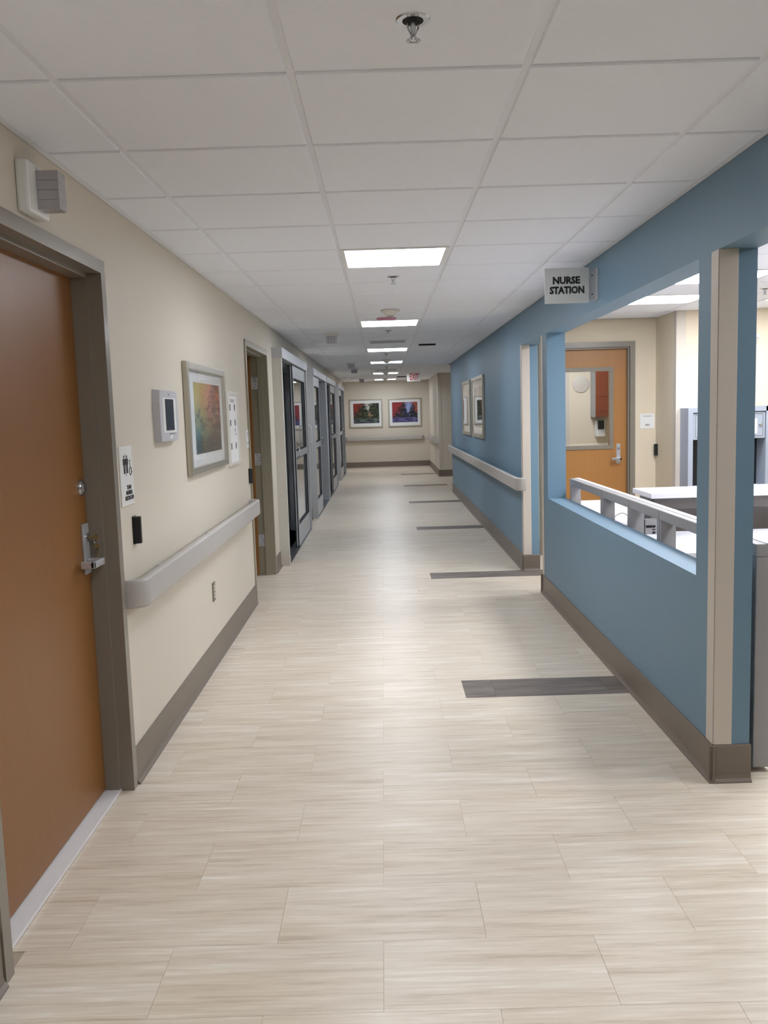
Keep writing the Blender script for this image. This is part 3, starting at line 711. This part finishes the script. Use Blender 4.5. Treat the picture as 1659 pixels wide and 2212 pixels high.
def framed(face, fixed, a0, a1, z0, z1, ia, ib, iz0, iz1, artmat, label, group=None, fw=.045, dep=.03):
    """face: 'x' wall facing +x, '-x' wall facing -x, 'y' wall facing -y.  a = axis along the wall"""
    sg = {'x': 1, '-x': -1, 'y': -1}[face]
    def bx(mb, d0, d1, p, q, r, s, bev=0):
        args = (fixed + sg * d0, fixed + sg * d1, p, q, r, s) if face != 'y' else (p, q, fixed + sg * d0, fixed + sg * d1, r, s)
        if bev: mb.bbox(min(args[0], args[1]), max(args[0], args[1]), min(args[2], args[3]), max(args[2], args[3]), args[4], args[5], bev)
        else: mb.box(*args)
        return mb
    loc = (fixed, (a0 + a1) / 2, z0) if face != 'y' else ((a0 + a1) / 2, fixed, z0)
    t = thing('framed_picture', loc, label, 'picture', group)
    for args in ((a0, a0 + fw, z0, z1), (a1 - fw, a1, z0, z1), (a0 + fw, a1 - fw, z0, z0 + fw), (a0 + fw, a1 - fw, z1 - fw, z1)):
        bx(MB(), 0, dep, *args, .006).build('frame_rail', 'pframe', t)
    bx(MB(), .0, .010, a0 + fw, a1 - fw, z0 + fw, z1 - fw).build('mat_board', 'mat', t)
    bx(MB(), .0102, .0112, ia, ib, iz0, iz1).build('print', artmat, t)
    bx(MB(), .0185, .0205, a0 + fw, a1 - fw, z0 + fw, z1 - fw).build('glazing', 'glass' if face == '-x' else 'glassart', t)
    return t
framed('x', XL, 4.815, 5.965, 1.208, 1.843, 5.04, 5.825, 1.318, 1.736, art('meadow print', 'meadow', 1, 2), 'large framed abstract meadow print in orange and green')
pth = art('woodland path print', 'path', 0, 2); blu = art('blue river print', 'river', 0, 2)
framed('y', YEND, -.935, -.005, 1.12, 1.917, -.822, -.10, 1.24, 1.797, pth, 'framed woodland path print, left one on the end wall', 'end wall pictures', .035)
framed('y', YEND, .155, 1.082, 1.12, 1.91, .266, .977, 1.24, 1.803, blu, 'framed purple blue river print, right one on the end wall', 'end wall pictures', .035)
framed('-x', XR, 12.76, 13.97, 1.155, 1.962, 12.95, 13.78, 1.29, 1.83, art('autumn print', 'river', 1, 2), 'farther framed print with reflections on the blue wall', 'blue wall pictures', .05)
framed('-x', XR, 11.12, 12.5, 1.155, 1.97, 11.33, 12.3, 1.29, 1.83, art('forest print', 'path', 1, 2), 'nearer framed print with reflections on the blue wall', 'blue wall pictures', .05)

# evacuation plan
t = thing('posted_notice', (XL, 6.31, 1.185), 'narrow silver framed notice sheet with six small pictures', 'notice')
m = MB(); a0, a1, z0, z1, fw = 6.10, 6.52, 1.185, 1.711, .024
for q in ((a0, a0 + fw, z0, z1), (a1 - fw, a1, z0, z1), (a0 + fw, a1 - fw, z0, z0 + fw), (a0 + fw, a1 - fw, z1 - fw, z1)): MB().bbox(XL, XL + .022, *q, .004).build('frame_rail', 'offwhite', t)
MB().box(XL, XL + .010, a0 + fw, a1 - fw, z0 + fw, z1 - fw).build('sheet', 'paper', t)
for zc in (1.598, 1.488, 1.322):
    MB().box(XL + .010, XL + .0108, 6.155, 6.235, zc - .022, zc + .022).build('printed_picture', 'greyink', t)
    MB().lathe((XL + .0104, 6.40, zc), [(.0, -.0004), (.026, -.0004), (.026, .0004), (.0, .0004)], 18, 'x').build('printed_picture', 'greyink', t)
for zc, hw in ((1.65, .09), (1.638, .07)): MB().box(XL + .010, XL + .0108, 6.31 - hw, 6.31 + hw, zc - .003, zc + .003).build('printed_line', 'greyink', t)
MB().extrude([(6.37, 1.425), (6.41, 1.425), (6.39, 1.45)], 'x', XL + .010, XL + .0108).extrude([(6.38, 1.41), (6.43, 1.41), (6.405, 1.395)], 'x', XL + .010, XL + .0108).build('printed_arrow', 'greyink', t)

# room sign by door 2
t = thing('room_sign', (XL, 6.99, 1.28), 'small white room plate beside the open wooden door', 'sign')
MB().bbox(XL, XL + .005, 6.91, 7.035, 1.28, 1.425, .0015).build('plate', 'white', t)
MB().box(XL + .005, XL + .0056, 6.955, 7.01, 1.392, 1.399).box(XL + .005, XL + .0056, 6.975, 6.995, 1.376, 1.382).build('printed_line', 'greyink', t)
MB().box(XL + .005, XL + .0056, 6.985, 7.005, 1.31, 1.328).build('printed_number', 'ink', t)

# outlet
t = thing('wall_outlet', (XL, 5.35, .39), 'taupe electrical outlet low on the beige wall', 'outlet')
MB().bbox(XL, XL + .006, 5.313, 5.388, .392, .510, .002).build('cover_plate', 'outlet', t)
for zc in (.473, .428):
    q = MB().bbox(XL + .004, XL + .009, 5.334, 5.367, zc - .017, zc + .017, .002).build('receptacle', 'receptacle', t)
    MB().box(XL + .0088, XL + .0093, 5.343, 5.346, zc - .004, zc + .008).box(XL + .0088, XL + .0093, 5.355, 5.358, zc - .004, zc + .008).build('prong_slot', 'slotdark', q)

# ================================================================== NURSE STATION SIGN
t = thing('nurse_station_sign', (XR, 5.30, 2.141), 'square white nurse station sign projecting from blue header', 'sign')
ys = 5.30
MB().bbox(.985, 1.248, ys - .003, ys + .003, 2.141, 2.347, .001).build('plate', 'signgrey', t)
br = MB().bbox(1.235, XR, ys + .003, ys + .008, 2.152, 2.338, .001).bbox(XR - .006, XR, ys - .045, ys + .045, 2.152, 2.338, .001).build('bracket', 'satin', t)
for z in (2.19, 2.30): MB().lathe((1.268, ys + .003, z), [(.004, -.002), (.004, .001)], 10, 'y').build('screw', 'slotdark', br)
text('lettering', 'NURSE', .056, 'ink', (1.113, ys - .0034, 2.273), 'y', t, bold=.0026, width=.162)
text('lettering', 'STATION', .056, 'ink', (1.118, ys - .0034, 2.216), 'y', t, bold=.0026, width=.206)

# ================================================================== MED ROOM DOOR AND SIGN
d7 = sroot('door_7', (2.1, 9.0, 0), 'oak medication room door with glass lite and taupe frame', 'door')
yf = 8.988; m = MB()
m.box(MX0 - .052, MX0, yf, 9.12, 0, 2.172); m.box(MX1, MX1 + .052, yf, 9.12, 0, 2.172); m.box(MX0, MX1, yf, 9.12, 2.12, 2.172); m.build('frame', 'jamb', d7)
m = MB(); m.box(MX0, MX0 + .016, 9.02, 9.07, 0, 2.12); m.box(MX1 - .016, MX1, 9.02, 9.07, 0, 2.12); m.box(MX0 + .016, MX1 - .016, 9.02, 9.07, 2.104, 2.12); m.build('door_stop', 'jamb', d7)
lx0, lx1, lz0, lz1 = 1.87, 2.343, 1.122, 1.882; a, b = MX0 + .006, MX1 - .006; p, q = 9.072, 9.114
m = MB(); m.box(a, lx0, p, q, .01, 2.114); m.box(lx1, b, p, q, .01, 2.114); m.box(lx0, lx1, p, q, .01, lz0); m.box(lx0, lx1, p, q, lz1, 2.114)
lf = m.build('leaf', 'oak2', d7)
m = MB(); e = .04
for bx in ((lx0 - e, lx0, lz0 - e, lz1 + e), (lx1, lx1 + e, lz0 - e, lz1 + e), (lx0, lx1, lz0 - e, lz0), (lx0, lx1, lz1, lz1 + e)): m.box(bx[0], bx[1], p - .012, p, bx[2], bx[3])
m.build('lite_frame', 'jamb', lf); MB().box(lx0, lx1, 9.09, 9.096, lz0, lz1).build('pane', 'glass', lf)
pl = MB().bbox(2.414, 2.455, p - .009, p, .93, 1.132, .002).build('lock_plate', 'satin', d7)
MB().bbox(2.351, 2.455, p - .07, p - .05, .966, .992, .004).bbox(2.432, 2.455, p - .07, p - .008, .966, .992, .004).build('lever', 'chrome', pl)
MB().lathe((2.435, p - .009, 1.085), [(.014, 0), (.014, -.007), (.0, -.007)], 16, 'y').build('cylinder', 'chrome', pl)
t = thing('room_sign', (2.712, 9.0, 1.28), 'square white medication room sign beside the oak door', 'sign')
MB().bbox(2.637, 2.787, 8.994, 9.0, 1.282, 1.434, .0015).build('plate', 'white', t)
text('lettering', 'Medication', .022, 'greyink', (2.712, 8.9935, 1.41), 'y', t, width=.085); text('lettering', '931', .026, 'ink', (2.716, 8.9935, 1.318), 'y', t, bold=.0006, width=.042)
# med room contents
t = thing('wall_cabinet', (2.9, 11.0, 1.38), 'cherry wall cabinet seen through the door glass', 'cabinet')
MB().box(2.652, 3.55, 10.95, 11.2, 1.39, 2.2).build('carcass', 'cub', t)
for a in (2.654, 2.955, 3.256):
    cd = MB().bbox(a, a + .295, 10.93, 10.95, 1.392, 2.19, .003).build('cabinet_door', 'cherry', t)
    MB().bbox(a + .06, a + .235, 10.926, 10.93, 1.46, 1.60, .001).bbox(a + .06, a + .235, 10.926, 10.93, 1.64, 2.12, .001).build('raised_panel', 'cherry', cd)
t = thing('soap_dispenser', (2.76, 11.2, 1.12), 'white wall soap dispenser below the cherry cabinet', 'dispenser')
MB().bbox(2.705, 2.815, 11.1, 11.2, 1.14, 1.345, .012).build('housing', 'white', t); MB().bbox(2.722, 2.80, 11.09, 11.101, 1.235, 1.345, .004).build('window', 'screen', t)
MB().bbox(2.715, 2.81, 11.07, 11.11, 1.14, 1.195, .012).build('push_bar', 'offwhite', t)
t = thing('wall_disc', (2.53, 11.2, 1.81), 'large pale round disc on the medication room wall', 'wall clock')
MB().lathe((2.53, 11.2, 1.81), [(.10, 0), (.10, -.008), (.094, -.012), (.0, -.012)], 32, 'y').build('body', 'offwhite', t)
MB().lathe((2.53, 11.2, 1.81), [(.107, 0), (.107, -.010), (.098, -.013)], 32, 'y').build('rim', 'guard', t)

# ================================================================== NURSE STATION FURNITURE
CX0, CX1, CZ = 1.485, 1.57, .957
def cubicle(y0, y1, label, solid=False):
    """low screen: solid base, two end posts, top rail with a white cap"""
    t = thing('cubicle_screen', ((CX0 + CX1) / 2, (y0 + y1) / 2, 0), label, 'cubicle screen', 'cubicle screens along the half wall'); g = .003
    MB().bbox(CX0, CX1, y0 + g, y1 - g, .902, CZ, .006).build('top_rail', 'cub', t)
    MB().box(CX0 + .042, CX1 - .006, y0 + g, y1 - g, CZ, CZ + .003).build('top_cap', 'worktop', t)
    MB().bbox(CX0 + .003, CX1 - .002, y0 + g, y1 - g, .02, .66 if not solid else .902, .004).build('base_panel', 'cub', t)
    if not solid:
        MB().bbox(CX0 + .003, CX1 - .002, y0 + g, y0 + .045, .66, .902, .002).build('post', 'cub', t)
        MB().bbox(CX0 + .003, CX1 - .002, y1 - .035, y1 - g, .66, .902, .002).build('post', 'cub', t)
cubicle(3.465, 3.62, 'grey cubicle end panel beside the near blue pillar', True)
cubicle(3.62, 4.71, 'grey cubicle screen nearest behind the half wall'); cubicle(4.71, 5.29, 'short grey cubicle screen, third from the far end')
cubicle(5.29, 5.96, 'short grey cubicle screen, second from the far end'); cubicle(5.96, 6.99, 'grey cubicle screen farthest behind the half wall')
# transaction counter
t = thing('transaction_counter', (2.4, 5.5, 0), 'long white topped grey counter across the nurse station', 'counter')
MB().bbox(1.628, 3.9, 5.31, 5.715, .953, .985, .003).build('counter_top', 'worktop', t)
MB().bbox(1.66, 3.88, 5.36, 5.42, .88, .953, .002).build('apron', 'cubdark', t)
MB().box(1.66, 3.88, 5.60, 5.66, 0, .953).build('back_panel', 'cub', t)
for x in (1.66, 2.75, 3.84): MB().box(x, x + .04, 5.42, 5.60, 0, .953).build('end_panel', 'cub', t)
t = thing('work_surface', (2.0, 4.9, 0), 'white desk surface below the long counter', 'desk')
MB().bbox(1.58, 3.8, 4.55, 5.355, .715, .742, .003).build('desk_top', 'worktop', t)
MB().box(1.62, 1.66, 4.6, 5.3, 0, .715).build('leg_panel', 'cub', t); MB().box(3.7, 3.74, 4.6, 5.3, 0, .715).build('leg_panel', 'cub', t)
t = thing('work_surface', (1.85, 6.5, 0), 'white desk surface behind the farthest cubicle screen', 'desk')
MB().bbox(1.58, 2.2, 5.72, 7.3, .715, .742, .003).build('desk_top', 'worktop', t); MB().box(2.14, 2.18, 5.8, 7.25, 0, .715).build('leg_panel', 'cub', t)
t = thing('cable', (1.64, 5.7, .742), 'thin dark cable arching over the desk surface', 'cable')
MB().tube([(1.62, 5.62 + .5 * i / 10, .748 + .05 * sin(pi * i / 10)) for i in range(11)], .0025, 6).build('cord', 'black', t)
t = thing('cable', (2.42, 5.2, .742), 'thin dark cable hanging under the long counter', 'cable')
MB().tube([(2.36 + .12 * i / 8, 5.2, .80 - .055 * sin(pi * i / 16)) for i in range(9)], .003, 6).build('cord', 'black', t)
t = thing('power_box', (1.62, 5.28, .742), 'small grey desk box with dark sockets behind cubicle screen', 'power box')
MB().bbox(1.576, 1.668, 5.262, 5.302, .742, .835, .003).build('housing', 'cub', t)
for a, b, c, d in ((1.582, 1.618, .783, .797), (1.621, 1.638, .783, .797), (1.621, 1.638, .768, .774), (1.621, 1.638, .746, .759)): MB().box(a, b, 5.2595, 5.263, c, d).build('socket', 'slotdark', t)
# grey wall unit
t = thing('wall_unit', (3.58, 8.26, 0), 'blue grey steel wall unit with cubby holes and label holder', 'wall unit'); yu = 8.15
for n_, x in enumerate((2.84, 3.565, 4.29)):
    MB().box(x, x + .045, yu, 8.375, 0, 1.482).build('upright', 'steelgrey', t)
MB().box(2.885, 4.29, yu, 8.375, 1.437, 1.482).build('top', 'steelgrey', t); MB().box(2.885, 4.29, 8.35, 8.375, 0, 1.437).build('back', 'black', t)
for x in (2.889, 3.614):
    dr = MB().bbox(x, x + .672, yu + .012, yu + .03, 1.186, 1.43, .003).build('flap_door', 'steelgrey', t)
    m = MB(); a, b, c, d = x + .02, x + .652, 1.206, 1.414
    for q in ((a, b, c, c + .004), (a, b, d - .004, d), (a, a + .004, c, d), (b - .004, b, c, d)): m.box(q[0], q[1], yu + .010, yu + .0125, q[2], q[3])
    m.build('panel_groove', 'cubdark', dr); MB().lathe((x + .626, yu + .012, 1.314), [(.012, 0), (.014, -.012), (.0, -.016)], 14, 'y').build('knob', 'chrome', dr)
    MB().box(x + .475, x + .597, yu + .0105, yu + .0125, 1.229, 1.371).build('label_card', 'paper', dr)
    m = MB()
    for i in range(2):
        for k in range(4):
            m.box(x + .487 + i * .058, x + .513 + i * .058, yu + .0098, yu + .0107, 1.24 + k * .033, 1.258 + k * .033)
    m.build('printed_square', 'greyink', dr)
MB().box(2.885, 4.29, yu, 8.35, .70, .74).build('shelf', 'steelgrey', t)
t = thing('wall_box', (3.53, 8.38, 2.07), 'small white box high on station wall, right of near pillar', 'wall box')
MB().extrude([(8.38, 2.07), (8.38, 2.15), (8.33, 2.15), (8.31, 2.12)], 'x', 3.50, 3.565).build('housing', 'white', t); MB().box(3.51, 3.555, 8.312, 8.33, 2.118, 2.126).build('lens', 'screen', t)
